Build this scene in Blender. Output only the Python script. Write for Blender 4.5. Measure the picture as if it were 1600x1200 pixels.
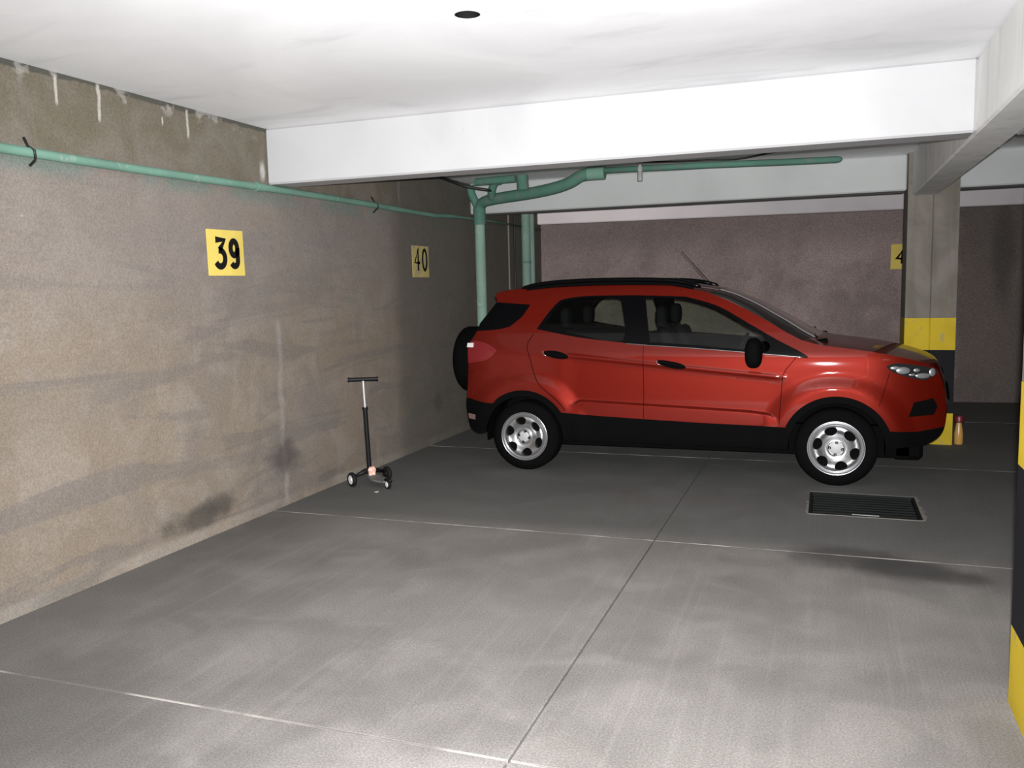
import bpy, bmesh, math, random
import numpy as np
from mathutils import Vector, Matrix
from mathutils.geometry import delaunay_2d_cdt

for o in list(bpy.data.objects):
    bpy.data.objects.remove(o, do_unlink=True)
SC = bpy.context.scene
COL = SC.collection
rnd = random.Random(7)

# ------------------------------------------------------------------ camera
F_PX, YAW, PITCH, ROLL, CAM_H = 1344.58, -0.350530, 0.111394, -0.0233363, 1.574
cy, sy = math.cos(YAW), math.sin(YAW)
fwd = Vector((sy*math.cos(PITCH), cy*math.cos(PITCH), -math.sin(PITCH)))
r0 = Vector((cy, -sy, 0)); u0 = r0.cross(fwd)
right = math.cos(ROLL)*r0 + math.sin(ROLL)*u0
up = -math.sin(ROLL)*r0 + math.cos(ROLL)*u0
cam_data = bpy.data.cameras.new('camera')
cam_data.sensor_fit = 'HORIZONTAL'; cam_data.sensor_width = 36.0
cam_data.lens = 36.0*F_PX/1600.0
cam_data.clip_start = 0.05; cam_data.clip_end = 100
cam = bpy.data.objects.new('camera', cam_data); COL.objects.link(cam)
cam.matrix_world = Matrix(((right.x, up.x, -fwd.x, 0), (right.y, up.y, -fwd.y, 0),
                           (right.z, up.z, -fwd.z, CAM_H), (0, 0, 0, 1)))
SC.camera = cam

# ------------------------------------------------------------------ world, lights, exposure
wd = bpy.data.worlds.new('world'); SC.world = wd; wd.use_nodes = True
wd.node_tree.nodes['Background'].inputs[0].default_value = (0.9, 0.95, 1.0, 1)
wd.node_tree.nodes['Background'].inputs[1].default_value = 0.02

fl = bpy.data.lights.new('phone_flash', 'SPOT')          # the phone's own flash
fl.energy = 2650; fl.color = (0.99, 0.99, 1.0); fl.spot_size = math.radians(112); fl.spot_blend = 1.0
fl.shadow_soft_size = 0.02
flo = bpy.data.objects.new('phone_flash', fl); COL.objects.link(flo)
flo.location = (0.02, 0.02, CAM_H+0.05)
flo.rotation_euler = (-(fwd)).to_track_quat('Z', 'Y').to_euler()
al = bpy.data.lights.new('unseen_fill_lamp', 'AREA')       # unseen weak fill light, added behind the camera for ambient
al.shape = 'RECTANGLE'; al.size = 1.2; al.size_y = 0.12; al.energy = 10; al.color = (0.92, 1.0, 0.95)
alo = bpy.data.objects.new('unseen_fill_lamp', al); COL.objects.link(alo)
alo.location = (3.6, -1.5, 2.6); alo.rotation_euler = (0, 0, 0.3)

SC.view_settings.view_transform = 'Standard'; SC.view_settings.look = 'None'
SC.view_settings.gamma = 1.0; SC.view_settings.use_curve_mapping = False
SC.view_settings.exposure = 0.0

# ------------------------------------------------------------------ node helpers
class NT:
    def __init__(s, name):
        s.m = bpy.data.materials.new(name); s.m.use_nodes = True
        s.t = s.m.node_tree; s.b = s.t.nodes['Principled BSDF']; s._c = None
    def n(s, typ, **kw):
        x = s.t.nodes.new(typ)
        for k, v in kw.items(): setattr(x, k, v)
        return x
    def put(s, sock, v):
        if isinstance(v, bpy.types.NodeSocket): s.t.links.new(v, sock)
        elif v is not None:
            if isinstance(v, tuple) and len(v) == 3 and sock.type == 'RGBA': v = v+(1,)
            sock.default_value = v
    @property
    def co(s):
        if s._c is None: s._c = s.n('ShaderNodeTexCoord').outputs['Object']
        return s._c
    def xyz(s, v=None):
        x = s.n('ShaderNodeSeparateXYZ'); s.put(x.inputs[0], v or s.co); return x.outputs
    def M(s, op, a, b=None, c=None, clamp=False):
        x = s.n('ShaderNodeMath', operation=op, use_clamp=clamp)
        for i, v in enumerate((a, b, c)):
            if v is not None: s.put(x.inputs[i], v)
        return x.outputs[0]
    def scale(s, vec, k):
        x = s.n('ShaderNodeMapping'); s.put(x.inputs['Vector'], vec); x.inputs['Scale'].default_value = k
        return x.outputs[0]
    def noise(s, scale, detail=4, vec=None, rough=0.55, dist=0):
        x = s.n('ShaderNodeTexNoise'); s.put(x.inputs['Vector'], vec or s.co)
        x.inputs['Scale'].default_value = scale; x.inputs['Detail'].default_value = detail
        x.inputs['Roughness'].default_value = rough; x.inputs['Distortion'].default_value = dist
        return x.outputs[0]
    def ramp(s, v, lo, hi, a=0.0, b=1.0):
        x = s.n('ShaderNodeMapRange', interpolation_type='SMOOTHSTEP', clamp=True)
        s.put(x.inputs[0], v); x.inputs[1].default_value = lo; x.inputs[2].default_value = hi
        x.inputs[3].default_value = a; x.inputs[4].default_value = b
        return x.outputs[0]
    def mix(s, f, a, b, blend='MIX'):
        x = s.n('ShaderNodeMix', data_type='RGBA', blend_type=blend)
        s.put(x.inputs[0], f); s.put(x.inputs[6], a); s.put(x.inputs[7], b)
        return x.outputs[2]
    def blob(s, a, b, ca, cb, ra, rb, nz=None, amp=0.6):
        "soft stain or painted light patch, an ellipse in two coordinates with a ragged edge"
        da = s.M('DIVIDE', s.M('SUBTRACT', a, ca), ra); db = s.M('DIVIDE', s.M('SUBTRACT', b, cb), rb)
        d = s.M('SQRT', s.M('ADD', s.M('MULTIPLY', da, da), s.M('MULTIPLY', db, db)))
        if nz is not None: d = s.M('ADD', d, s.M('MULTIPLY', s.M('SUBTRACT', nz, 0.5), amp*2))
        return s.ramp(d, 0.35, 1.1, 1.0, 0.0)
    def bump(s, h, strength=0.3, dist=0.01):
        x = s.n('ShaderNodeBump'); x.inputs['Strength'].default_value = strength; x.inputs['Distance'].default_value = dist
        s.put(x.inputs['Height'], h); s.t.links.new(x.outputs[0], s.b.inputs['Normal'])
    def out(s, col=None, rough=None, **kw):
        if col is not None: s.put(s.b.inputs['Base Color'], col)
        if rough is not None: s.put(s.b.inputs['Roughness'], rough)
        for k, v in kw.items(): s.put(s.b.inputs[k.replace('_', ' ')], v)
        return s.m

def plain(name, col, rough=0.5, var=0.08, **kw):
    n = NT(name)
    c = n.mix(n.noise(9, 3), tuple(x*(1-var) for x in col), tuple(min(1, x*(1+var)) for x in col))
    return n.out(c, rough, **kw)

# ------------------------------------------------------------------ materials of the setting
def mat_left_wall():
    n = NT('old_plastered_concrete'); X, Y, Z = n.xyz()
    big = n.noise(0.9, 4, dist=0.6); med = n.noise(3.2, 5, dist=0.8); fine = n.noise(70, 3)
    st = n.noise(1.0, 5, n.scale(n.co, (1, 0.7, 5.0)), dist=1.2)
    c = n.mix(n.ramp(big, 0.35, 0.65), (0.196, 0.157, 0.117), (0.174, 0.147, 0.125))
    c = n.mix(n.M('MULTIPLY', n.ramp(med, 0.42, 0.68), 0.55), c, (0.245, 0.209, 0.174))
    c = n.mix(n.M('MULTIPLY', n.ramp(st, 0.50, 0.62), 0.6), c, (0.140, 0.121, 0.108))
    # warm plaster lower down, greyer skim coat higher up
    hi = n.ramp(n.M('ADD', Z, n.M('MULTIPLY', med, 0.8)), 1.55, 2.3)
    c = n.mix(n.M('MULTIPLY', hi, 0.55), c, (0.185, 0.162, 0.148))
    # unplastered strip above the pipe
    top = n.ramp(n.M('ADD', Z, n.M('MULTIPLY', n.noise(6, 3), 0.04)), 2.325, 2.36)
    c = n.mix(top, c, n.mix(n.ramp(med, 0.35, 0.7), (0.115, 0.098, 0.068), (0.150, 0.130, 0.105)))
    # green overspray below the pipe
    gz = n.M('MULTIPLY', n.ramp(Z, 2.16, 2.27), n.ramp(Z, 2.31, 2.34, 1, 0))
    c = n.mix(n.M('MULTIPLY', n.M('MULTIPLY', gz, n.ramp(n.noise(2.2, 4), 0.38, 0.62)), 0.55), c, (0.100, 0.175, 0.145))
    # ragged shadow gap, painted dark, where the ceiling paint stops
    rag = n.ramp(n.M('ADD', Z, n.M('MULTIPLY', n.noise(5, 5), 0.07)), 2.738, 2.748)
    c = n.mix(n.M('MULTIPLY', rag, 0.8), c, (0.045, 0.048, 0.040))
    # white lime runs
    wob = n.M('ADD', Y, n.M('MULTIPLY', n.noise(9, 2), 0.03))
    for (yy, z0, z1, wd_) in ((3.815, 2.52, 2.72, .016), (4.515, 2.54, 2.71, .016), (3.535, 2.56, 2.71, .014), (3.06, 2.55, 2.68, .012),
                              (4.30, 2.58, 2.63, .01), (7.33, 2.40, 2.60, .010), (7.36, 2.37, 2.62, .008)):
        a = n.ramp(n.M('ABSOLUTE', n.M('SUBTRACT', wob, yy)), 0.3*wd_, wd_, 1, 0)
        a = n.M('MULTIPLY', a, n.M('MULTIPLY', n.ramp(Z, z0, z0+.03), n.ramp(Z, z1, z1+.02, 1, 0)))
        c = n.mix(n.M('MULTIPLY', a, 0.65), c, (0.50, 0.48, 0.43))
    lim = n.M('MULTIPLY', n.ramp(Z, 2.62, 2.70), n.ramp(n.noise(7, 5), 0.55, 0.62))
    c = n.mix(n.M('MULTIPLY', lim, 0.35), c, (0.45, 0.43, 0.40))
    # pale vertical pour joint
    a = n.ramp(n.M('ABSOLUTE', n.M('SUBTRACT', n.M('ADD', Y, n.M('MULTIPLY', n.noise(3, 5), 0.14)), 5.40)), 0.006, 0.045, 1, 0)
    c = n.mix(n.M('MULTIPLY', n.M('MULTIPLY', a, n.ramp(Z, 1.7, 1.3)), n.ramp(n.noise(8, 3), .35, .65, .0, .42)), c, (0.32, 0.30, 0.28))
    # scuffs and damp stains near the floor
    nz = n.noise(5, 5); nz2 = n.noise(14, 4)
    for (yy, zz, ry, rz, k, col) in ((4.38, .155, .34, .10, .8, (.050, .044, .036)), (4.58, .20, .18, .09, .6, (.055, .048, .040)), (5.33, .36, .22, .15, .7, (.058, .046, .044)),
                                (3.28, .03, .30, .05, .7, (.06, .055, .045)), (8.05, .42, .12, .14, .7, (.045, .042, .038)), (5.9, .1, .3, .05, .4, (.07, .06, .05)), (2.9, 1.0, .6, .3, .2, (.10, .09, .08)), (5.25, 2.44, .045, .10, .7, (.50, .49, .46))):
        c = n.mix(n.M('MULTIPLY', n.blob(Y, Z, yy, zz, ry, rz, nz, 0.7), k), c, col)
    # pale lime line at the foot
    foot = n.M('MULTIPLY', n.ramp(Z, 0.05, 0.09, 1, 0), n.ramp(n.noise(1.5, 3), .35, .55))
    c = n.mix(n.M('MULTIPLY', foot, 0.35), c, (0.34, 0.31, 0.27))
    # small chips
    chip = n.M('MULTIPLY', n.ramp(n.noise(30, 2), 0.76, 0.79), n.ramp(n.noise(1.1, 2), .5, .6))
    c = n.mix(n.M('MULTIPLY', chip, 0.7), c, (0.48, 0.46, 0.42))
    # far end of the wall greyer and darker past a soft vertical edge
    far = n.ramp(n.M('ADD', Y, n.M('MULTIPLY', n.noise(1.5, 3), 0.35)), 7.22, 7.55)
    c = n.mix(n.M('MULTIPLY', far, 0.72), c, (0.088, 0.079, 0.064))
    c = n.mix(1.0, c, n.mix(n.ramp(n.noise(110, 2), .32, .68), (.86, .86, .86), (1.14, 1.14, 1.14)), 'MULTIPLY')
    h = n.M('ADD', n.M('MULTIPLY', med, 1.0), n.M('MULTIPLY', fine, 0.25))
    n.bump(h, 0.35, 0.02)
    return n.out(c, 0.9)

def mat_back_wall():
    n = NT('dark_plastered_wall'); X, Y, Z = n.xyz()
    big = n.noise(0.8, 4, dist=0.5); med = n.noise(3, 5, dist=0.6)
    c = n.mix(n.ramp(big, .35, .65), (0.205, 0.158, 0.150), (0.330, 0.255, 0.235))
    c = n.mix(n.M('MULTIPLY', n.ramp(med, .45, .7), .5), c, (0.350, 0.270, 0.255))
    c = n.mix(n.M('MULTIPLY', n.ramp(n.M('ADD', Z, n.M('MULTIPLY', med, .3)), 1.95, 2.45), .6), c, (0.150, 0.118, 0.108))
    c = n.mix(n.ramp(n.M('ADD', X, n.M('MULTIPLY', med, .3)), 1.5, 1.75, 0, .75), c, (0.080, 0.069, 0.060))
    c = n.mix(n.M('MULTIPLY', n.blob(X, Z, 2.05, 1.9, .16, .8, med, .3), .6), c, (0.05, 0.045, 0.04))
    c = n.mix(n.M('MULTIPLY', n.blob(X, Z, 2.45, 1.35, .35, .14, med, .2), .5), c, (0.15, 0.125, 0.105))
    c = n.mix(1.0, c, n.mix(n.ramp(n.noise(70, 2), .30, .70), (.78, .78, .78), (1.22, 1.22, 1.22)), 'MULTIPLY')
    n.bump(n.M('ADD', med, n.M('MULTIPLY', n.noise(60, 3), .3)), .35, .02)
    return n.out(c, 0.9)

def mat_floor():
    n = NT('brushed_concrete_floor'); X, Y, Z = n.xyz()
    big = n.noise(0.65, 4, dist=0.3); med = n.noise(2.6, 5, dist=0.5); fine = n.noise(90, 3)
    c = n.mix(n.ramp(big, .35, .65), (0.122, 0.113, 0.104), (0.168, 0.157, 0.146))
    c = n.mix(n.M('MULTIPLY', n.ramp(med, .42, .70), .5), c, (0.215, 0.200, 0.186))
    c = n.mix(n.M('MULTIPLY', n.ramp(fine, .4, .7), .25), c, (0.10, 0.09, 0.08))
    streak = n.noise(1.0, 4, n.scale(n.co, (22, 0.6, 1)))
    c = n.mix(n.M('MULTIPLY', n.ramp(streak, .5, .7), .16), c, (0.25, 0.235, 0.22))
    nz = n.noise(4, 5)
    c = n.mix(n.M('MULTIPLY', n.blob(X, Y, -1.15, 2.2, .8, .5, nz, .4), .45), c, (0.250, 0.235, 0.225))  # flash hot spot painted as a lighter patch on the near floor
    c = n.mix(n.M('MULTIPLY', n.blob(X, Y, -2.85, 2.30, .75, .75, nz, .3), .55), c, (0.075, 0.070, 0.064))  # flash vignetting painted into the near left corner
    # darker and greyer towards the left wall
    c = n.mix(n.M('MULTIPLY', n.ramp(n.M('ADD', X, n.M('MULTIPLY', nz, .25)), -3.60, -2.7, 1, 0), .45), c, (0.080, 0.074, 0.068))
    # slabs further in greyer, with the flash falloff painted in as darker colour
    far = n.ramp(n.M('ADD', Y, n.M('MULTIPLY', med, .2)), 5.2, 5.5)
    c = n.mix(n.M('MULTIPLY', far, .75), c, (0.090, 0.093, 0.088))
    for (x, y, rx, ry, k) in ((.13, 5.14, .42, .27, .75), (.44, 4.99, .42, .25, .85), (.66, 4.90, .24, .14, .5), (-2.2, 4.3, .5, .3, .15), (1.2, 3.4, .5, .5, .2)):
        c = n.mix(n.M('MULTIPLY', n.blob(X, Y, x, y, rx, ry, nz, .35), k), c, (0.034, 0.032, 0.030))
    c = n.mix(1.0, c, n.mix(n.ramp(n.noise(130, 2), .32, .68), (.80, .80, .80), (1.2, 1.2, 1.2)), 'MULTIPLY')
    wv = n.M('SINE', n.M('MULTIPLY', n.M('ADD', X, n.M('MULTIPLY', n.noise(2, 2), .05)), 330))
    wv = n.M('MULTIPLY', wv, n.M('MULTIPLY', n.ramp(n.noise(.8, 3), .40, .60), n.ramp(X, -1.2, -.6, .25, 1.0)))
    n.bump(n.M('ADD', n.M('MULTIPLY', wv, .12), n.M('ADD', med, n.M('MULTIPLY', fine, .4))), .35, .008)
    return n.out(c, n.ramp(med, .3, .7, .75, .9))

def mat_ceiling(name='white_painted_concrete', bright=0.90, dirt=0.5, hue=(1, 1, 1), grey_right=False):
    n = NT(name); X, Y, Z = n.xyz()
    big = n.noise(0.9, 5, dist=0.7); st = n.noise(1.2, 5, n.scale(n.co, (0.7, 2.2, 1)), dist=0.8); fine = n.noise(40, 3)
    c = n.mix(n.ramp(big, .35, .7), (bright, bright, bright*1.01), (bright*.9, bright*.9, bright*.91))
    c = n.mix(n.M('MULTIPLY', n.ramp(st, .52, .72), dirt), c, (bright*.68, bright*.68, bright*.70))
    sp = n.ramp(n.noise(24, 2), .78, .80)
    c = n.mix(n.M('MULTIPLY', sp, .5), c, (.2, .2, .19))
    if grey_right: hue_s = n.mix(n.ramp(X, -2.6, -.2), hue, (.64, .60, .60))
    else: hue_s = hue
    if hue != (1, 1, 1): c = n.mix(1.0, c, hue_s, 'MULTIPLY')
    n.bump(n.M('ADD', big, n.M('MULTIPLY', fine, .12)), .15, .02)
    return n.out(c, 0.8)

def mat_concrete(name, a, b, sc=3.0):
    n = NT(name)
    med = n.noise(sc, 5, dist=.6); st = n.noise(1.5, 4, n.scale(n.co, (6, 6, .6)))
    c = n.mix(n.ramp(med, .35, .68), a, b)
    c = n.mix(n.M('MULTIPLY', n.ramp(st, .5, .7), .4), c, tuple(x*.7 for x in a))
    n.bump(n.M('ADD', med, n.M('MULTIPLY', n.noise(60, 3), .25)), .3, .012)
    return n.out(c, .88)

def mat_paint(name, col, worn, amt=.62):
    n = NT(name)
    c = n.mix(n.ramp(n.noise(2.5, 4), .35, .7), col, tuple(x*.82 for x in col))
    c = n.mix(n.M('MULTIPLY', n.ramp(n.noise(11, 5, dist=.7), amt, amt+.05), .7), c, worn)
    n.bump(n.noise(40, 3), .15, .005)
    return n.out(c, .7, Specular_IOR_Level=.12)

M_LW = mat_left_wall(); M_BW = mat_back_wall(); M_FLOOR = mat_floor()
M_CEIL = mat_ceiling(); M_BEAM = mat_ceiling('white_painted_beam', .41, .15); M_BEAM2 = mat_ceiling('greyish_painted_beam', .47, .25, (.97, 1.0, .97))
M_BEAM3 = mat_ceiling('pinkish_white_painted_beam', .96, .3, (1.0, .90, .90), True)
M_GIRD = mat_concrete('grey_concrete_girder', (.74, .74, .72), (.82, .815, .79))
M_COLM = mat_concrete('tan_concrete_column', (.150, .134, .108), (.205, .186, .158))
M_YEL = mat_paint('yellow_hazard_paint', (.56, .405, .028), (.34, .29, .14))
M_BLK = mat_paint('black_hazard_paint', (.010, .010, .013), (.05, .05, .05), .68)
M_GREEN = mat_paint('pale_green_pipe_paint', (.150, .275, .215), (.24, .32, .27), .62)
M_GREEN3 = mat_paint('dusty_dark_green_pipe_paint', (.090, .200, .150), (.14, .17, .15), .55)
M_GREEN2 = mat_paint('faded_green_pipe_paint', (.25, .37, .305), (.34, .40, .35), .6)
M_JOINT = NT('pale_joint_filler'); M_JOINT = M_JOINT.out(M_JOINT.mix(M_JOINT.ramp(M_JOINT.noise(2.3, 4), .42, .6), (.13, .12, .11), (.34, .32, .29)), .9)
M_PIT = plain('dark_pit', (.008, .0085, .0085), .8, Specular_IOR_Level=.05)
M_GRATE = plain('sooty_iron', (.010, .011, .0105), .7, .2, Specular_IOR_Level=.1)
M_CHIP = plain('broken_concrete_edge', (.19, .18, .16), .9, .25)
M_WIRE = plain('black_wire', (.012, .012, .012), .5)
M_SIGN = mat_paint('yellow_sign_paint', (.72, .56, .13), (.55, .47, .22), .63)
M_SIGN2 = mat_paint('washed_yellow_sign_paint', (.52, .43, .16), (.34, .30, .20), .5)
M_INK = plain('black_stencil_paint', (.008, .007, .007), .8, Specular_IOR_Level=.1)
M_GALV = plain('galvanised_metal', (.42, .43, .42), .45, .1, Metallic=.5)

# ------------------------------------------------------------------ mesh helpers
def mesh_obj(name, V, Fc, mat, parent=None, smooth=False, off=None):
    if off is not None: V = [(v[0]-off[0], v[1]-off[1], v[2]-off[2]) for v in V]
    me = bpy.data.meshes.new(name); me.from_pydata([tuple(v) for v in V], [], Fc); me.update()
    if mat is not None: me.materials.append(mat)
    if smooth: me.polygons.foreach_set('use_smooth', [True]*len(me.polygons))
    o = bpy.data.objects.new(name, me); COL.objects.link(o)
    if parent is not None: o.parent = parent
    return o
def fixn(o):
    bm = bmesh.new(); bm.from_mesh(o.data); bmesh.ops.recalc_face_normals(bm, faces=bm.faces); bm.to_mesh(o.data); bm.free(); return o
def tag(o, label=None, cat=None, group=None, kind=None):
    for k, v in (('label', label), ('category', cat), ('group', group), ('kind', kind)):
        if v: o[k] = v
    return o
def empty(name, loc, rz=0):
    o = bpy.data.objects.new(name, None); COL.objects.link(o); o.location = loc; o.rotation_euler = (0, 0, rz)
    o.empty_display_size = .1; return o
class MB:
    def __init__(s): s.V = []; s.F = []
    def add(s, V, Fc):
        k = len(s.V); s.V += [tuple(v) for v in V]; s.F += [tuple(i+k for i in f) for f in Fc]; return s
    def box(s, x0, x1, y0, y1, z0, z1):
        return s.add([(x0,y0,z0),(x1,y0,z0),(x1,y1,z0),(x0,y1,z0),(x0,y0,z1),(x1,y0,z1),(x1,y1,z1),(x0,y1,z1)],
                     [(0,3,2,1),(4,5,6,7),(0,1,5,4),(1,2,6,5),(2,3,7,6),(3,0,4,7)])
    def prism(s, poly, z0, z1):
        n = len(poly)
        return s.add([(x,y,z0) for x,y in poly]+[(x,y,z1) for x,y in poly],
                     [tuple(range(n-1,-1,-1)), tuple(range(n,2*n))]+[(i,(i+1)%n,n+(i+1)%n,n+i) for i in range(n)])
    def tube(s, pts, r, seg=12, cap=True):
        pts = [Vector(p) for p in pts]; rr = r if isinstance(r, (list, tuple)) else [r]*len(pts)
        k = len(s.V); n = len(pts); ref = None
        for i, p in enumerate(pts):
            t = (pts[min(i+1, n-1)]-pts[max(i-1, 0)]).normalized()
            if ref is None:
                ref = t.orthogonal().normalized()
            ref = (ref-t*ref.dot(t)).normalized(); b = t.cross(ref)
            for j in range(seg):
                a = 2*math.pi*j/seg
                s.V.append(tuple(p+(ref*math.cos(a)+b*math.sin(a))*rr[i]))
        for i in range(n-1):
            for j in range(seg):
                a = k+i*seg+j; b2 = k+i*seg+(j+1) % seg
                s.F.append((a, b2, b2+seg, a+seg))
        if cap:
            s.F.append(tuple(k+j for j in range(seg-1, -1, -1))); s.F.append(tuple(k+(n-1)*seg+j for j in range(seg)))
        return s
    def lathe(s, prof, c, axis='z', seg=32):
        "prof: (radius, offset along the axis)"
        k = len(s.V); n = len(prof); c = Vector(c)
        for r, h in prof:
            for j in range(seg):
                a = 2*math.pi*j/seg; u, v = r*math.cos(a), r*math.sin(a)
                d = {'z': (u, v, h), 'y': (u, h, v), 'x': (h, u, v)}[axis]
                s.V.append(tuple(c+Vector(d)))
        for i in range(n-1):
            for j in range(seg):
                a = k+i*seg+j; b = k+i*seg+(j+1) % seg
                s.F.append((a, b, b+seg, a+seg))
        return s
    def ell(s, c, r, nu=16, nv=10, p=1.0):
        k = len(s.V)
        def sg(v): return math.copysign(abs(v)**p, v)
        for i in range(nv+1):
            th = math.pi*i/nv
            for j in range(nu):
                ph = 2*math.pi*j/nu
                s.V.append((c[0]+r[0]*sg(math.sin(th))*sg(math.cos(ph)), c[1]+r[1]*sg(math.sin(th))*sg(math.sin(ph)), c[2]+r[2]*sg(math.cos(th))))
        for i in range(nv):
            for j in range(nu):
                a = k+i*nu+j; b = k+i*nu+(j+1) % nu
                s.F.append((a, b, b+nu, a+nu))
        return s
    def build(s, name, mat, parent=None, smooth=False, off=None, bevel=0, weld=False):
        o = mesh_obj(name, s.V, s.F, mat, parent, smooth, off)
        bm = bmesh.new(); bm.from_mesh(o.data)
        if weld: bmesh.ops.remove_doubles(bm, verts=bm.verts, dist=1e-5)
        if bevel: bmesh.ops.bevel(bm, geom=bm.edges[:], offset=bevel, segments=1, affect='EDGES')
        bmesh.ops.recalc_face_normals(bm, faces=bm.faces)
        bm.to_mesh(o.data); bm.free()
        if smooth:
            o.data.polygons.foreach_set('use_smooth', [True]*len(o.data.polygons))
            if smooth != 'all':
                try: o.data.set_sharp_from_angle(angle=math.radians(40))
                except Exception: pass
        return o
def crom(P, m=6):
    "Catmull-Rom through the points"
    P = [Vector(p) for p in P]; out = []
    for i in range(len(P)-1):
        a = P[max(i-1, 0)]; b = P[i]; c = P[i+1]; d = P[min(i+2, len(P)-1)]
        for k in range(m):
            t = k/m
            out.append(.5*((2*b)+(c-a)*t+(2*a-5*b+4*c-d)*t*t+(3*b-a-3*c+d)*t**3))
    out.append(P[-1]); return out

# ------------------------------------------------------------------ the setting
WX, CZ = -3.76, 2.735                     # left wall face, ceiling height
XR, Y0 = 6.5, -5.0                        # far side and near end of the hall
def yb(x): return 11.6+.095*(x-WX)        # the back wall runs slightly askew

fb = MB().box(WX-.2, XR+.2, Y0-.2, 13.0, -.15, -.03).build('floor', M_PIT)
tag(fb, 'grey brushed concrete garage floor in large slabs', 'floor', kind='structure')
XB = [WX, -.975, 1.81, 4.6, XR]; YB = [Y0, -2.7, -.07, 2.545, 5.16, 7.80, 10.43, 12.75]
G = .004; HOLE = (-.09, .622, 6.06, 6.72)
for i in range(len(XB)-1):
    for j in range(len(YB)-1):
        a, b, c, d = XB[i]+(G if i else 0), XB[i+1]-G, YB[j]+G, YB[j+1]-G
        m = MB()
        if a < HOLE[0] < b and c < HOLE[2] < d:
            h = HOLE
            xs = [a, h[0], h[1], b]; ys = [c, h[2], h[3], d]
            V = [(x, y, 0) for y in ys for x in xs]+[(x, y, -.03) for y in ys for x in xs]
            Fc = []
            for q in range(3):
                for p in range(3):
                    if p == 1 and q == 1: continue
                    k = q*4+p; Fc.append((k, k+1, k+5, k+4)); k += 16; Fc.append((k, k+4, k+5, k+1))
            def wallq(i0, i1): Fc.append((i0, i1, i1+16, i0+16))
            for t_ in range(3): wallq(t_, t_+1); wallq(12+t_, 13+t_); wallq(4*t_, 4*t_+4); wallq(4*t_+3, 4*t_+7)
            wallq(5, 6); wallq(9, 10); wallq(5, 9); wallq(6, 10)
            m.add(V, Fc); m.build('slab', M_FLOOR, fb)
        else:
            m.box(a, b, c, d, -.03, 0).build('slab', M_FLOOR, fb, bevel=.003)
for yj in YB[1:-1]:
    for i in range(len(XB)-1):
        MB().box(XB[i]+.01, XB[i+1]-.01, yj-.0036, yj+.0036, -.028, .0008).build('joint_filler', M_JOINT, fb)

# ceiling with the round core hole
hx, hy, hr = -1.458, 3.54, .056
m = MB(); s_ = .12
m.box(WX-.2, XR+.2, Y0-.2, hy-s_, CZ, CZ+.2); m.box(WX-.2, XR+.2, hy+s_, 13.0, CZ, CZ+.2)
m.box(WX-.2, hx-s_, hy-s_, hy+s_, CZ, CZ+.2); m.box(hx+s_, XR+.2, hy-s_, hy+s_, CZ, CZ+.2)
ring_o, ring_i = [], []
for k in range(32):
    a = 2*math.pi*k/32; q = s_/max(abs(math.cos(a)), abs(math.sin(a)))
    ring_o.append((hx+q*math.cos(a), hy+q*math.sin(a))); ring_i.append((hx+hr*math.cos(a), hy+hr*math.sin(a)))
V = [(x, y, CZ) for x, y in ring_o]+[(x, y, CZ) for x, y in ring_i]+[(x, y, CZ+.2) for x, y in ring_i]
m.add(V, [(k, 32+k, 32+(k+1) % 32, (k+1) % 32) for k in range(32)]+[(32+k, 64+k, 64+(k+1) % 32, 32+(k+1) % 32) for k in range(32)])
ceil = m.build('ceiling', M_CEIL); tag(ceil, 'white painted concrete ceiling with a round hole', 'ceiling', kind='structure')
sl = MB(); sl.lathe([(hr-.001, .001), (hr-.001, .17), (hr-.006, .17), (hr-.006, .001), (hr-.001, .001)], (hx, hy, CZ), 'z', 32)
sl.lathe([(.0001, .165), (hr-.002, .165)], (hx, hy, CZ), 'z', 32)
sl.build('hole_sleeve', M_PIT, ceil)

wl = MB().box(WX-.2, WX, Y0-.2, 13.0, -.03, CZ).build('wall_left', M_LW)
tag(wl, 'stained grey-brown plastered concrete wall', 'wall', kind='structure')
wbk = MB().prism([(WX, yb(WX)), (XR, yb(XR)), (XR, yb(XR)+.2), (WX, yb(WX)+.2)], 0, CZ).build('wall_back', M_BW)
tag(wbk, 'dark mottled wall behind the car', 'wall', kind='structure')
tag(MB().box(XR, XR+.2, Y0, 12.6, 0, CZ).build('wall_right', M_BW), 'dark wall on the far side of the aisle', 'wall', kind='structure')
tag(MB().box(WX, XR, Y0-.2, Y0, 0, CZ).build('wall_near', M_BW), 'dark wall behind the camera', 'wall', kind='structure')

def beam(name, x0, x1, y0, y1, z0, mat, label, bv=.012):
    o = MB().box(x0, x1, y0, y1, z0, CZ-.0005).build(name, mat, bevel=bv)
    return tag(o, label, 'beam', kind='structure')
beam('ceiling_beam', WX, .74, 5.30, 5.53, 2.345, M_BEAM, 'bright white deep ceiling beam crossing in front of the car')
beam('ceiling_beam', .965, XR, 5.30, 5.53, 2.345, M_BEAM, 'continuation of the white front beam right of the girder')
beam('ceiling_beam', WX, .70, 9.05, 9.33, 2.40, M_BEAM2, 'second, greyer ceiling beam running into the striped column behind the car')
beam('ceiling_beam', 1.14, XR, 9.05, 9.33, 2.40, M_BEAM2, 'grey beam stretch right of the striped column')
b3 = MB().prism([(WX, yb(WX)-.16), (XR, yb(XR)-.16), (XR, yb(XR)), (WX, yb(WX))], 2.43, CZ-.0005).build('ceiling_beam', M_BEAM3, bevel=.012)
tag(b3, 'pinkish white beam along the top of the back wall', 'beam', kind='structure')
for y0, y1, lb in ((Y0, 3.03, 'grey concrete girder overhead behind the nearest column'), (3.48, 8.95, 'grey concrete girder running from the nearest column to the one behind the car')):
    beam('ceiling_girder', .74, .965, y0, y1, 2.34, M_GIRD, lb)

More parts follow.
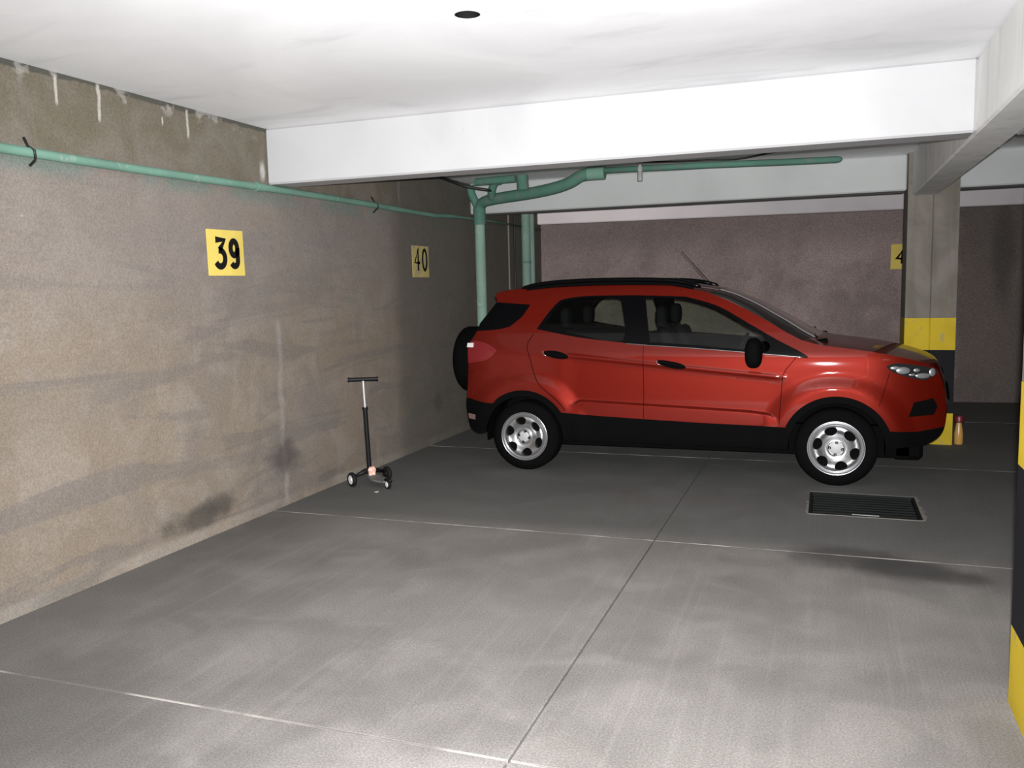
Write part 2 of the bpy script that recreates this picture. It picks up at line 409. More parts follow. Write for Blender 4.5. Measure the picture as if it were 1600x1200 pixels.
def column(x0, x1, y0, y1, label):
    o = empty('concrete_column', ((x0+x1)/2, (y0+y1)/2, 0)); off = o.location
    tag(o, label, 'column', kind='structure')
    xm = (x0+x1)/2
    # shaft with a shallow vertical formwork joint on front and back
    g = .006
    poly = [(x0, y0), (xm-g, y0), (xm, y0+.008), (xm+g, y0), (x1, y0), (x1, y1), (xm+g, y1), (xm, y1-.008), (xm-g, y1), (x0, y1)]
    e = .0012
    MB().prism(poly, 1.2, CZ-.001).build('shaft', M_COLM, o, off=off)
    for z0, z1, mt in ((0, .30, M_YEL), (.30, .90, M_BLK), (.90, 1.2, M_YEL)):
        pp = [(x0-e, y0-e), (xm-g, y0-e), (xm, y0+.006), (xm+g, y0-e), (x1+e, y0-e), (x1+e, y1+e), (x0-e, y1+e)]
        b = MB().prism(pp, z0, z1).build('paint_band', mt, o, off=off)
        b['label'] = 'black painted band' if mt is M_BLK else 'yellow painted band'
    return o
column(.705, 1.14, 8.95, 9.40, 'striped concrete column standing behind the front of the red car')
column(.662, 1.10, 3.03, 3.485, 'nearest striped concrete column at the right picture edge')

# ------------------------------------------------------------------ floor drain, numbers
dg = empty('drain_grate', ((HOLE[0]+HOLE[1])/2, (HOLE[2]+HOLE[3])/2, 0))
tag(dg, 'dark square drain cover set in the floor before the front wheel', 'drain cover')
h = HOLE; o_ = dg.location
m = MB(); 
for a, b, c, d in ((h[0], h[1], h[2], h[2]+.02), (h[0], h[1], h[3]-.02, h[3]), (h[0], h[0]+.02, h[2]+.02, h[3]-.02), (h[1]-.02, h[1], h[2]+.02, h[3]-.02)):
    m.box(a+.001, b-.001, c+.001, d-.001, -.03, -.003)
m.build('frame', M_GRATE, dg, off=o_)
MB().box(h[0]+.021, h[1]-.021, h[2]+.021, h[3]-.021, -.03, -.022).build('cover_plate', M_PIT, dg, off=o_)
for k in range(9):
    yy = h[2]+.055+k*(h[3]-h[2]-.11)/8
    MB().box(h[0]+.024, h[1]-.024, yy-.012, yy+.012, -.022, -.010).build('bar', M_GRATE, dg, off=o_, bevel=.003)
MB().box(.19, .36, h[2]+.075, h[2]+.090, -.0098, -.007).build('bare_metal_strip', M_GALV, dg, off=o_)['label'] = 'worn bright strip'
for x0, x1, y0, y1 in ((h[0]-.03, h[0], h[2], h[3]-.3), (h[1], h[1]+.035, h[2], h[3]), (h[0], h[1], h[2]-.025, h[2])):
    P = []; n = 14
    for k in range(n+1):
        t = k/n
        if x1-x0 < y1-y0: P.append((x0+(x1-x0)*(.2+.8*rnd.random()) if x0 >= h[1]-.01 else x1-(x1-x0)*(.2+.8*rnd.random()), y0+(y1-y0)*t))
        else: P.append((x0+(x1-x0)*t, y1-(y1-y0)*(.2+.8*rnd.random())))
    if x1-x0 < y1-y0:
        xi = x0 if x0 >= h[1]-.01 else x1
        poly = P+[(xi, y1), (xi, y0)]
    else: poly = P+[(x1, y1), (x0, y1)]
    MB().prism(poly, -.002, .0025).build('mortar_edge', M_CHIP, dg, off=o_)

def ribbon(pts, wd_, z0, z1, closed=False):
    "flat stroke in the u,v plane; returns (V,F) with the third axis as thickness"
    P = [Vector((p[0], p[1])) for p in pts]; n = len(P); L, R_ = [], []
    for i in range(n):
        if closed: a, b = P[(i-1) % n], P[(i+1) % n]
        else: a, b = P[max(i-1, 0)], P[min(i+1, n-1)]
        t = (b-a).normalized(); nn = Vector((-t.y, t.x))*wd_/2
        L.append(P[i]+nn); R_.append(P[i]-nn)
    V = [(p.x, p.y, z) for z in (z0, z1) for p in L+R_]
    Fc = []; k = 2*n
    for i in range(n if closed else n-1):
        j = (i+1) % n
        Fc += [(i, j, n+j, n+i), (k+i, k+n+i, k+n+j, k+j), (i, k+i, k+j, j), (n+i, n+j, k+n+j, k+n+i)]
    if not closed: Fc += [(0, n, k+n, k), (n-1, k+n-1, k+2*n-1, 2*n-1)]
    return V, Fc
def oval(cx, cy_, rx, ry, a0=0, a1=360, n=24):
    return [(cx+rx*math.cos(math.radians(a0+(a1-a0)*i/n)), cy_+ry*math.sin(math.radians(a0+(a1-a0)*i/n))) for i in range(n+1)]
DIG = {  # strokes in a unit box: (points, closed)
 '3': [([(.06, .94), (.86, .94), (.40, .60)], 0), ([(.30, .585)]+oval(.42, .31, .44, .275, 75, -150, 20), 0)],
 '9': [(oval(.46, .70, .36, .25, 0, 345, 24), 1), ([(.84, .72), (.84, .30)]+oval(.47, .26, .37, .20, 0, -150, 14), 0)],
 '4': [([(.66, .0), (.66, 1.0), (.06, .36), (.98, .36)], 0)],
 '0': [(oval(.5, .5, .40, .46, 0, 345, 24), 1)],
 '1': [([(.2, .78), (.55, .98), (.55, .0)], 0)],
}
def sign(text, origin, udir, ndir, W, H, places, label, mat, stroke=.034):
    "origin is the lower left corner on the wall"
    o = empty('number_sign', origin); U, N, Zv = Vector(udir).normalized(), Vector(ndir).normalized(), Vector((0, 0, 1))
    def tf(V): return [tuple(U*v[0]+Zv*v[1]+N*v[2]) for v in V]
    jit = lambda: rnd.uniform(-.004, .004)
    C = [(jit(), jit()), (W+jit(), jit()), (W+jit(), H+jit()), (jit(), H+jit())]
    V = [(x, y, .0005) for x, y in C]+[(x, y, .004) for x, y in C]
    mesh_obj('plate', tf(V), [(0, 3, 2, 1), (4, 5, 6, 7), (0, 1, 5, 4), (1, 2, 6, 5), (2, 3, 7, 6), (3, 0, 4, 7)], mat, o)
    fixn(o.children[0])
    for ch, (u0_, u1_, v0_, v1_) in zip(text, places):
        mb = MB()
        for pts, cl in DIG[ch]:
            P = [(W*(u0_+(u1_-u0_)*p[0]), H*(v0_+(v1_-v0_)*p[1])) for p in pts]
            if cl: P = P[:-1] if (Vector(P[0])-Vector(P[-1])).length < 1e-4 else P
            Vv, Ff = ribbon(P, stroke, .004, .0062, bool(cl)); mb.add(tf(Vv), Ff)
        d = mb.build('digit', M_INK, o); d['label'] = 'black stencilled digit '+ch
    return tag(o, label, 'sign', 'parking bay number signs')
sign('39', (WX, 4.612, 1.697), (0, 1, 0), (1, 0, 0), .367, .300, [(.20, .50, .18, .82), (.60, .86, .18, .80)], 'bright yellow wall sign reading 39, nearest to the viewer', M_SIGN, .042)
sign('40', (WX, 7.555, 1.700), (0, 1, 0), (1, 0, 0), .367, .300, [(.12, .46, .20, .92), (.58, .90, .20, .92)], 'faded yellow wall sign reading 40 above the scooter side', M_SIGN2, .030)
ud = Vector((1, .095, 0)).normalized()
sign('41', (.765, yb(.765), 1.695), ud, (ud.y, -ud.x, 0), .36, .312, [(.18, .50, .22, .80), (.58, .86, .22, .80)], 'yellow number sign on the back wall half hidden by the striped column', M_SIGN, .048)

# ------------------------------------------------------------------ pipes
pp = empty('wall_pipe', (WX+.035, 0, 2.31)); tag(pp, 'long thin green painted pipe along the left wall', 'pipe')
off = pp.location
P = [(WX+.037, y, 2.300+.004*(y-3)+.006*math.sin(y*1.3)) for y in np.arange(Y0, 8.01, .25)]
P += [(WX+.036, 8.4, 2.335), (WX+.034, 8.8, 2.345), (WX+.03, 9.6, 2.36), (WX+.03, 11.5, 2.36)]
MB().tube(P, [.025 if p[1] < 7.5 else (.021 if p[1] < 8.5 else .012) for p in P], 14).build('pipe', M_GREEN, pp, 'all', off)
for y, in ((3.30,), (6.80,)):
    z = 2.300+.004*(y-3)+.006*math.sin(y*1.3)
    c = MB().tube([(WX+.002, y, z+.075), (WX+.03, y-.005, z+.032), (WX+.066, y, z+.008), (WX+.062, y+.006, z-.022), (WX+.03, y+.03, z-.034), (WX+.004, y+.02, z-.06)], .007, 6)
    c.build('wire_clamp', M_WIRE, pp, 'all', off)
for y in (1.2, 5.15):
    z = 2.300+.004*(y-3)+.006*math.sin(y*1.3)
    MB().tube([(WX+.037, y-.04, z), (WX+.037, y+.04, z)], .030, 14).build('coupling', M_GREEN, pp, True, off)

dp = empty('drain_pipe', (-3.60, 8.93, 0)); tag(dp, 'green drain riser with curved branch pipes in the corner behind the car', 'pipe')
off = dp.location
MB().tube([(-3.60, 8.93, 0.0), (-3.60, 8.93, 2.42)], .058, 20).build('riser', M_GREEN2, dp, True, off)
MB().tube([(-3.60, 8.93, 2.27), (-3.60, 8.93, 2.45)], .069, 20).build('coupling', M_GREEN3, dp, True, off)
MB().tube(crom([(-3.60, 8.93, 2.36), (-3.62, 8.93, 2.47), (-3.68, 8.92, 2.60), (-3.695, 8.92, 2.70)]), .045, 14).build('wye_branch', M_GREEN3, dp, 'all', off)
MB().tube(crom([(-3.60, 8.93, 2.42), (-3.55, 8.90, 2.50), (-3.37, 8.80, 2.525), (-2.88, 8.62, 2.545), (-2.60, 8.52, 2.570), (-2.42, 8.45, 2.605), (-2.30, 8.41, 2.655), (-2.20, 8.39, 2.668)]), .060, 16).build('branch_pipe', M_GREEN3, dp, 'all', off)
MB().tube([(-2.22, 8.39, 2.668), (-2.05, 8.39, 2.668)], .064, 18).build('coupling', M_GREEN, dp, True, off)
MB().tube([(-2.06, 8.39, 2.690), (-1.1, 8.39, 2.675), (-.3, 8.39, 2.652), (.07, 8.39, 2.645), (.10, 8.39, 2.645), (.118, 8.39, 2.646)], [.030, .030, .030, .030, .024, .010], 14).build('thin_pipe', M_GREEN3, dp, 'all', off)
MB().tube([(-3.50, 8.60, 2.690), (-3.02, 8.52, 2.690)], .040, 14).build('upper_pipe', M_GREEN3, dp, True, off)
MB().tube([(-2.955, 8.53, 2.722), (-2.955, 8.55, 2.58)], .062, 16).build('tee', M_GREEN3, dp, True, off)
MB().tube(crom([(-3.22, 8.60, 2.690), (-3.29, 8.62, 2.675), (-3.35, 8.68, 2.60), (-3.38, 8.75, 2.54)]), .044, 14).build('elbow', M_GREEN3, dp, 'all', off)

d2 = empty('drain_pipe', (-3.68, 10.72, 0)); tag(d2, 'pale green straight drain riser at the back end of the left wall', 'pipe')
off = d2.location
MB().tube([(-3.68, 10.72, 0), (-3.68, 10.72, CZ-.002)], .058, 20).build('riser', M_GREEN2, d2, True, off)
MB().tube([(-3.70, 11.02, 0), (-3.70, 11.02, CZ-.002)], .036, 14).build('side_pipe', M_GREEN2, d2, True, off)
for z in (.6, 1.9):
    MB().tube([(-3.68, 10.72, z-.015), (-3.68, 10.72, z+.015)], .064, 20).build('strap', M_GREEN, d2, True, off)
for y, lb in ((10.25, 'thin pale conduit running down the wall beside the back riser, left one'), (10.47, 'thin dark conduit running down the wall close to the back riser')):
    tag(MB().tube([(WX+.012, y, 0), (WX+.012, y, CZ)], .011, 10).build('conduit', plain('conduit_grey', (.22, .19, .17), .7) if y < 10.4 else M_WIRE, smooth=True), lb, 'conduit')
MB().tube(crom([(WX+.02, 8.25, 2.715), (-3.68, 8.42, 2.685), (-3.56, 8.53, 2.64), (-3.40, 8.58, 2.607), (-3.34, 8.64, 2.60)]), .016, 10).build('hose', M_WIRE, dp, 'all', dp.location)['label'] = 'short black drooping hose'
tag(MB().tube(crom([(-1.66, 8.2, 2.722), (-1.3, 8.2, 2.700), (-.957, 8.2, 2.690), (-.75, 8.16, 2.680), (-.50, 8.08, 2.700), (-.2, 8.0, 2.722)]), .008, 8).build('cable', M_WIRE, smooth='all'), 'black cable slung under the ceiling beside the thin green pipe', 'cable')
ls = empty('lamp_socket', (-1.665, 8.2, CZ)); tag(ls, 'small grey empty lamp socket hanging behind the white beam', 'lamp socket'); off = ls.location
MB().lathe([(.0001, 0), (.032, 0), (.032, -.018), (.012, -.022), (.012, -.05), (.0001, -.05)], off, 'z', 18).build('ceiling_rose', M_GALV, ls, True, off)
MB().lathe([(.0001, -.05), (.018, -.05), (.026, -.062), (.026, -.10), (.022, -.104), (.026, -.108), (.022, -.116), (.026, -.124), (.022, -.132), (.026, -.14), (.024, -.188), (.018, -.19), (.0001, -.17)], off, 'z', 18).build('socket', plain('dull_socket', (.30, .30, .29), .6), ls, True, off)

# ------------------------------------------------------------------ small things
M_AMBER = NT('amber_plastic').out((.62, .36, .10), .3, Transmission_Weight=.25)
M_DRED = plain('dark_red_plastic', (.12, .012, .016), .4)
bt = empty('bottle', (1.205, 9.02, 0)); tag(bt, 'small amber bottle with dark red cap beside the striped column', 'bottle'); off = bt.location
MB().lathe([(.0001, 0), (.036, 0), (.040, .006), (.040, .10), (.034, .14), (.026, .185), (.024, .205), (.0001, .205)], off, 'z', 20).build('bottle_body', M_AMBER, bt, True, off)
MB().lathe([(.0001, .2055), (.030, .2055), (.044, .215), (.046, .262), (.038, .275), (.0001, .278)], off, 'z', 20).build('cap', M_DRED, bt, True, off)
sp_ = [(-.017, -.006, .0008), (.013, -.010, .0008), (.018, .006, .006), (-.012, .010, .0008), (-.017, -.006, .0024), (.013, -.010, .0024), (.018, .006, .008), (-.012, .010, .0024)]
ps = mesh_obj('paper_scrap', sp_, [(0, 3, 2, 1), (4, 5, 6, 7), (0, 1, 5, 4), (1, 2, 6, 5), (2, 3, 7, 6), (3, 0, 4, 7)], plain('white_paper', (.7, .69, .66), .8)); ps.location = (-3.30, 5.86, 0)
tag(ps, 'tiny white paper scrap on the floor by the scooter', 'scrap')

# kick scooter: two front wheels, T handlebar, short deck
sc = empty('kick_scooter', (-3.50, 6.12, 0)); tag(sc, 'black three-wheeled kick scooter with T handlebar standing by the wall', 'scooter'); off = sc.location
M_SCB = plain('black_scooter_plastic', (.007, .007, .008), .5, Specular_IOR_Level=.2); M_CHR = NT('polished_alloy').out((.80, .80, .80), .28, Metallic=.75)
M_RUB = plain('wheel_rubber', (.010, .009, .010), .7, Specular_IOR_Level=.15); M_SCG = plain('grey_deck_plastic', (.11, .112, .11), .7); M_HUBW = plain('white_wheel_hub', (.6, .6, .58), .4)
M_LOGO = NT('pinkish_front_badge'); 
M_LOGO = M_LOGO.out(M_LOGO.mix(M_LOGO.ramp(M_LOGO.noise(60, 2), .42, .52), (.75, .66, .60), (.70, .36, .26)), .5)
base = Vector((-3.50, 6.12, .10)); ax = Vector((.50, .866, 0)); dk = Vector((.866, -.5, 0))
top = Vector((-3.50, 6.075, .868))
lean = (top-base)
mid = base+lean*.69
MB().tube([base+lean*.02, mid], .019, 14).build('lower_tube', M_SCB, sc, True, off)
MB().tube([mid-lean*.01, top], .0115, 12).build('upper_tube', M_CHR, sc, True, off)
MB().tube([mid-lean*.012, mid+lean*.012], .024, 14).build('height_clamp', M_SCB, sc, True, off)
hd = Vector((.87, .50, 0))
hb = MB().tube([top-hd*.05, top+hd*.05], .016, 12).build('handlebar', M_SCB, sc, True, off)
for s1 in (-1, 1):
    MB().tube([top+hd*s1*.045, top+hd*s1*.11, top+hd*s1*.113, top+hd*s1*.12], [.0165, .0165, .021, .021], 12).build('grip', M_SCB, sc, True, off)
st = MB(); st.tube([base-ax*.13+Vector((0, 0, -.015)), base-ax*.04+Vector((0, 0, .01)), base+ax*.04+Vector((0, 0, .01)), base+ax*.13+Vector((0, 0, -.015))], [.013, .022, .022, .013], 10)
st.build('front_axle', M_SCB, sc, 'all', off)
bd = MB(); bc = base+dk*.03+Vector((0, 0, .005))
V = []
for a in (0, .012):
    for u, v in ((-.024, -.045), (.024, -.045), (.034, .02), (.018, .042), (-.018, .042), (-.034, .02)):
        V.append(bc+ax*u+Vector((0, 0, v))+dk*a)
bd.add(V, [(5, 4, 3, 2, 1, 0), (6, 7, 8, 9, 10, 11)]+[(i, (i+1) % 6, 6+(i+1) % 6, 6+i) for i in range(6)])
bd.build('badge', M_LOGO, sc, False, off)
def sc_wheel(c, axd, r, w_):
    q = axd.to_track_quat('Y', 'Z').to_matrix()
    t = MB().lathe([(r*.62, -w_*.5), (r*.86, -w_*.5), (r*.97, -w_*.3), (r, 0), (r*.97, w_*.3), (r*.86, w_*.5), (r*.62, w_*.5), (r*.62, -w_*.5)], (0, 0, 0), 'y', 24)
    t.V = [tuple(q@Vector(v)+c) for v in t.V]; wl_ = t.build('wheel', M_RUB, sc, True, off)
    t = MB().lathe([(.0001, -w_*.56), (r*.25, -w_*.56), (r*.3, -w_*.4), (r*.62, -w_*.42), (r*.62, w_*.42), (r*.3, w_*.4), (r*.25, w_*.56), (.0001, w_*.56)], (0, 0, 0), 'y', 20)
    t.V = [tuple(q@Vector(v)+c) for v in t.V]; t.build('hub', M_HUBW if c.y < 6.05 else M_SCB, wl_, True, off)
sc_wheel(Vector((base.x, base.y, .06))+ax*.165, ax, .060, .032)
sc_wheel(Vector((base.x, base.y, .06))-ax*.165, ax, .060, .032)
t0 = Vector((base.x, base.y, .0))
dkm = MB(); N_ = 10
for i in range(N_+1):
    t = i/N_; hw = .035+.025*math.sin(math.pi*min(1, t*1.1)); p = t0+dk*(.02+.24*t)
    for z in (.050, .064):
        for s1 in (-1, 1): dkm.V.append(tuple(p+ax*s1*hw+Vector((0, 0, z+.016*(1-t)**3))))
for i in range(N_):
    k = 4*i; dkm.F += [(k, k+1, k+5, k+4), (k+2, k+6, k+7, k+3), (k, k+4, k+6, k+2), (k+1, k+3, k+7, k+5)]
dkm.F += [(0, 2, 3, 1), (4*N_, 4*N_+1, 4*N_+3, 4*N_+2)]
dkm.build('deck', M_SCG, sc, False, off)
sc_wheel(t0+dk*.275+Vector((0, 0, .038)), ax, .038, .024)
MB().tube([t0+dk*.24+Vector((0, 0, .070)), t0+dk*.285+Vector((0, 0, .086)), t0+dk*.325+Vector((0, 0, .066))], .012, 8).build('brake_guard', M_SCB, sc, 'all', off)

#CAR#
# ------------------------------------------------------------------ the car
YC = 7.78                                     # centre plane of the car
CAR0 = Vector((-1.165, YC, 0))
car = empty('car', CAR0); tag(car, 'red compact SUV with black cladding and a spare wheel on its tailgate', 'car')
HUB_R, HUB_F = (-2.425, .298), (.090, .298)
TYRE_R = .300

def mat_carpaint():
    n = NT('red_car_paint')
    fl_ = n.noise(900, 2)
    c = n.mix(n.ramp(fl_, .35, .65), (.122, .0058, .0020), (.145, .0074, .0025))
    return n.out(c, .48, Metallic=.5, Coat_Weight=.55, Coat_Roughness=.035, Specular_IOR_Level=.12)
M_RED = mat_carpaint()
M_CLAD = NT('black_grained_plastic'); M_CLAD.bump(M_CLAD.noise(400, 2), .15, .001); M_CLAD = M_CLAD.out((.0026, .0027, .0028), .75, Specular_IOR_Level=.03)
M_GLOSSB = NT('gloss_black').out((.0025, .0025, .003), .2, Specular_IOR_Level=.1)
M_INNER = plain('black_inner_panel', (.003, .003, .003), .9, Specular_IOR_Level=.03)
def mat_glass(name, tint):
    n = NT(name); n.t.nodes.remove(n.b)
    tr = n.n('ShaderNodeBsdfTransparent'); tr.inputs[0].default_value = tint+(1,)
    gl = n.n('ShaderNodeBsdfGlossy'); gl.inputs['Roughness'].default_value = .03
    fr = n.n('ShaderNodeFresnel'); fr.inputs[0].default_value = 1.45
    mx = n.n('ShaderNodeMixShader'); n.t.links.new(fr.outputs[0], mx.inputs[0]); n.t.links.new(tr.outputs[0], mx.inputs[1]); n.t.links.new(gl.outputs[0], mx.inputs[2])
    n.t.links.new(mx.outputs[0], n.t.nodes['Material Output'].inputs[0]); return n.m
M_GLASS = mat_glass('tinted_side_glass', (.80, .85, .80)); M_WSH = mat_glass('windscreen_glass', (.70, .74, .71))
M_TAIL = NT('red_lens').out((.16, .006, .010), .15, Coat_Weight=1.0)
M_LENSW = NT('white_lens').out((.75, .73, .70), .2)
M_TYRE = NT('tyre_rubber'); M_TYRE.bump(M_TYRE.noise(120, 2), .1, .002); M_TYRE = M_TYRE.out((.003, .003, .0033), .85, Specular_IOR_Level=.04)
M_RIM = NT('silver_wheel_paint').out((.58, .58, .59), .27, Metallic=.92)
M_CAP = NT('grey_hub_cap').out((.42, .42, .42), .6, Metallic=.2)
M_CHROME = NT('chrome').out((.82, .82, .82), .12, Metallic=1.0)
M_SEAT = plain('dark_seat_fabric', (.008, .0085, .009), .9, Specular_IOR_Level=.05)
M_DASH = plain('dark_dashboard', (.010, .010, .011), .8, Specular_IOR_Level=.05)
M_REFL = NT('headlamp_reflector').out((.70, .70, .72), .25, Metallic=.8)
M_HLD = NT('headlamp_housing').out((.03, .03, .032), .12, Metallic=.4, Coat_Weight=1.0)

# half width of the body at (x, z)
_zt = np.arange(0, 1.8, .004)
_pz = [(0, .78), (.18, .80), (.30, .838), (.45, .855), (.62, .858), (.80, .855), (.92, .850), (1.0, .842), (1.06, .822), (1.25, .757), (1.45, .687), (1.55, .645), (1.62, .60), (1.8, .5)]
_wt = np.interp(_zt, [a for a, b in _pz], [b for a, b in _pz])
_k = np.exp(-.5*((np.arange(-20, 21)*.004)/.022)**2); _k /= _k.sum()
_wt = np.convolve(np.pad(_wt, 20, mode='edge'), _k, 'valid').tolist()
def ss(a, b, x):
    t = min(1, max(0, (x-a)/(b-a))); return t*t*(3-2*t)
def zc_hi(x): return .995+(x+2.015)*(.841-.995)/(2.015-.341)
def zc_lo(x): return np.interp(x, [-2.02, -1.93, -1.415, -.554, -.386, -.328], [.57, .621, .601, .566, .546, .49])
def hw(x, z):
    f = min(max(z, 0), 1.79)/.004; i = min(int(f), len(_wt)-2); v = _wt[i]+(_wt[i+1]-_wt[i])*(f-i)
    t = max(0, (x-.25)/.75); v -= .34*t**2.4
    t = max(0, (-2.7-x)/.45); v -= .17*t**2.4
    for hx_, hz_ in (HUB_R, HUB_F):
        d = math.hypot(x-hx_, z-hz_)
        if d < .66: v += .030*ss(.60, .44, d)*ss(.95, .75, z)
    if -2.15 < x < -.2:                        # shoulder line and the rib low on the doors
        a = ss(-2.12, -1.95, x)*ss(-.22, -.40, x)
        dz = z-zc_hi(x); v += a*(.007*math.exp(-(dz/.016)**2)+(.006 if dz > 0 else .006*math.exp(-(dz/.03)**2)) - .006)
        if x > -2.05:
            b = ss(-2.03, -1.90, x)*ss(-.32, -.44, x)
            dz = z-float(zc_lo(x)); v += b*.020*ss(.016, -.016, dz)
    return v
def P3(x, z, side=-1, out=0.0): return (x, YC+side*(hw(x, z)+out), z)
def nrm(x, z, side=-1):
    e = .004
    gx = (hw(x+e, z)-hw(x-e, z))/(2*e); gz = (hw(x, z+e)-hw(x, z-e))/(2*e)
    return Vector((-gx, side*1.0, -gz)).normalized()

def arc(c, r, a0, a1, n=26):
    return [(c[0]+r*math.cos(math.radians(a0+(a1-a0)*i/n)), c[1]+r*math.sin(math.radians(a0+(a1-a0)*i/n))) for i in range(n+1)]
def sm(P, m=5): return [(p.x, p.y) for p in crom([(a, b, 0) for a, b in P], m)]
REAR = [(-2.768, .325), (-2.85, .312), (-2.935, .355), (-2.968, .45), (-2.985, .545), (-2.978, .62), (-2.962, .75), (-2.955, .92), (-2.965, 1.06), (-2.94, 1.115), (-2.89, 1.195), (-2.86, 1.272)]
REAR2 = [(-2.86, 1.272), (-2.78, 1.37), (-2.715, 1.455)]
SPOIL = [(-2.715, 1.455), (-2.735, 1.505), (-2.72, 1.538)]
TOP1 = [(-2.72, 1.538), (-2.55, 1.558), (-2.3, 1.573), (-2.0, 1.583), (-1.74, 1.586), (-1.31, 1.573), (-1.03, 1.528), (-.90, 1.497)]
TOP2 = [(-.90, 1.497), (-.81, 1.466), (-.67, 1.402), (-.523, 1.322), (-.40, 1.252), (-.293, 1.187), (-.169, 1.120)]
TOP3 = [(-.169, 1.120), (-.05, 1.088), (.05, 1.073), (.33, 1.035), (.55, .990), (.68, .952), (.76, .918), (.80, .880)]
FRONT = [(.80, .880), (.830, .80), (.850, .72), (.865, .60), (.860, .50), (.845, .42), (.79, .362), (.70, .328), (.52, .312)]
OUTER = sm(REAR, 4)[:-1]+sm(REAR2, 4)[:-1]+SPOIL[:-1]+sm(TOP1, 5)[:-1]+sm(TOP2, 5)[:-1]+sm(TOP3, 5)[:-1]+sm(FRONT, 4)
AR = .350
OUTER += arc(HUB_F, AR, -7, 184, 40)+arc(HUB_R, AR, -4, 176, 40)
REDLINE = sm([(-3.05, .622), (-2.952, .613), (-2.811, .590), (-2.715, .582), (-2.690, .590)], 3)+arc(HUB_R, .402, 131, 33, 22)[1:]+[(-1.8, .497), (-1.385, .480), (-.9, .463), (-.5, .455), (-.268, .450)]+arc(HUB_F, .402, 157, 21, 26)+[(.56, .438), (.656, .433), (.80, .452), (.95, .475)]
RED_POLY = REDLINE+[(.95, 2), (-3.05, 2)]
DLO = sm([(-2.325, 1.222), (-2.234, 1.353), (-2.150, 1.446), (-2.079, 1.471), (-1.904, 1.490), (-1.589, 1.490), (-1.419, 1.486), (-1.133, 1.473), (-1.029, 1.458), (-.807, 1.388), (-.584, 1.261), (-.357, 1.128), (-.195, 1.044), (-.120, .997)], 3)
DLOB = sm([(-.120, .993), (-.571, 1.031), (-1.009, 1.064), (-1.34, 1.084), (-1.543, 1.100), (-1.961, 1.148), (-2.325, 1.216)], 4)
DLO_POLY = DLO+DLOB
PANE_R = sm([(-2.255, 1.232), (-2.195, 1.345), (-2.125, 1.425), (-2.05, 1.452), (-1.90, 1.470), (-1.63, 1.470)], 3)+sm([(-1.60, 1.455), (-1.565, 1.122), (-1.95, 1.168), (-2.25, 1.222)], 3)
PANE_F = sm([(-1.40, 1.455), (-1.38, 1.466), (-1.14, 1.453), (-1.035, 1.438), (-.82, 1.366), (-.60, 1.240), (-.47, 1.163)], 3)+sm([(-.455, 1.145), (-.452, 1.045), (-1.0, 1.086), (-1.345, 1.106)], 3)
RGLASS = [(-2.80, 1.45), (-2.70, 1.449), (-2.403, 1.425), (-2.469, 1.322), (-2.572, 1.240), (-2.66, 1.218), (-2.758, 1.209), (-2.97, 1.198)]
TAILP = [(-3.05, 1.104), (-2.90, 1.118), (-2.81, 1.108), (-2.735, 1.080), (-2.673, 1.040), (-2.715, .985), (-2.771, .950), (-3.05, .912)]
HEADP = sm([(.430, .926), (.500, .950), (.643, .932), (.766, .905), (.790, .870), (.767, .848), (.700, .820), (.620, .835), (.555, .854), (.466, .890), (.430, .926)], 3)[:-1]
FOGP = [(.628, .655), (.768, .682), (.800, .62), (.775, .557), (.594, .547)]
DOOR_R = [(-2.36, 1.30), (-2.36, 1.16), (-2.400, 1.083), (-2.372, .982), (-2.322, .826), (-2.265, .739), (-2.125, .622), (-2.038, .520), (-2.03, .3), (-1.388, .3), (-1.388, .8), (-1.396, 1.30)]
DOOR_F = [(-1.396, 1.30), (-1.388, .8), (-1.388, .3), (-.330, .3), (-.326, .487), (-.304, .852), (-.185, 1.03), (-.12, 1.2)]
def thin(P, g=.003):
    V, _ = ribbon(P, 2*g, 0, 0); n = len(P)
    return [(v[0], v[1]) for v in V[:n]]+[(v[0], v[1]) for v in V[n:2*n]][::-1]
SEAMS = [thin(sm([(-2.352, 1.175), (-2.400, 1.083), (-2.372, .982), (-2.322, .826), (-2.265, .739), (-2.125, .622), (-2.050, .535)], 4)), thin([(-1.396, 1.077), (-1.392, .9), (-1.388, .7), (-1.388, .490)], .0025),
         thin([(-.200, 1.0), (-.28, .90), (-.304, .852), (-.318, .65), (-.328, .465)], .0025), thin([(.455, .885), (.43, .78), (.385, .63)], .002)]
def resample(P, step=.028, closed=True):
    out = []; n = len(P)
    for i in range(n if closed else n-1):
        a, b = Vector(P[i]), Vector(P[(i+1) % n]); L = (b-a).length; k = max(1, int(L/step+.5))
        out += [tuple(a+(b-a)*(j/k)) for j in range(k)]
    if not closed: out.append(tuple(P[-1]))
    return out
def inside(p, poly):
    x, y = p; r = False; n = len(poly); j = n-1
    for i in range(n):
        xi, yi = poly[i]; xj, yj = poly[j]
        if (yi > y) != (yj > y) and x < (xj-xi)*(y-yi)/(yj-yi)+xi: r = not r
        j = i
    return r
cv, ce = [], []
def add_loop(P, closed=True, step=.028):
    R = resample(P, step, closed); k = len(cv); cv.extend(Vector(p) for p in R)
    n = len(R)
    for i in range(n if closed else n-1): ce.append((k+i, k+(i+1) % n))
for P_ in (OUTER, DLO_POLY, PANE_R, PANE_F, HEADP, FOGP): add_loop(P_)
for P_ in (REDLINE, RGLASS, TAILP): add_loop(P_, P_ is not REDLINE)
for P_ in SEAMS: add_loop(P_, True, .03)
for dz in (-.03, -.018, -.009, 0, .009, .018, .03): add_loop([(x, zc_hi(x)+dz) for x in np.arange(-2.02, -.33, .06)], False, .07)
for dz in (-.03, -.016, -.008, 0, .008, .016, .03): add_loop([(x, float(zc_lo(x))+dz) for x in np.arange(-2.0, -.34, .04)], False, .05)
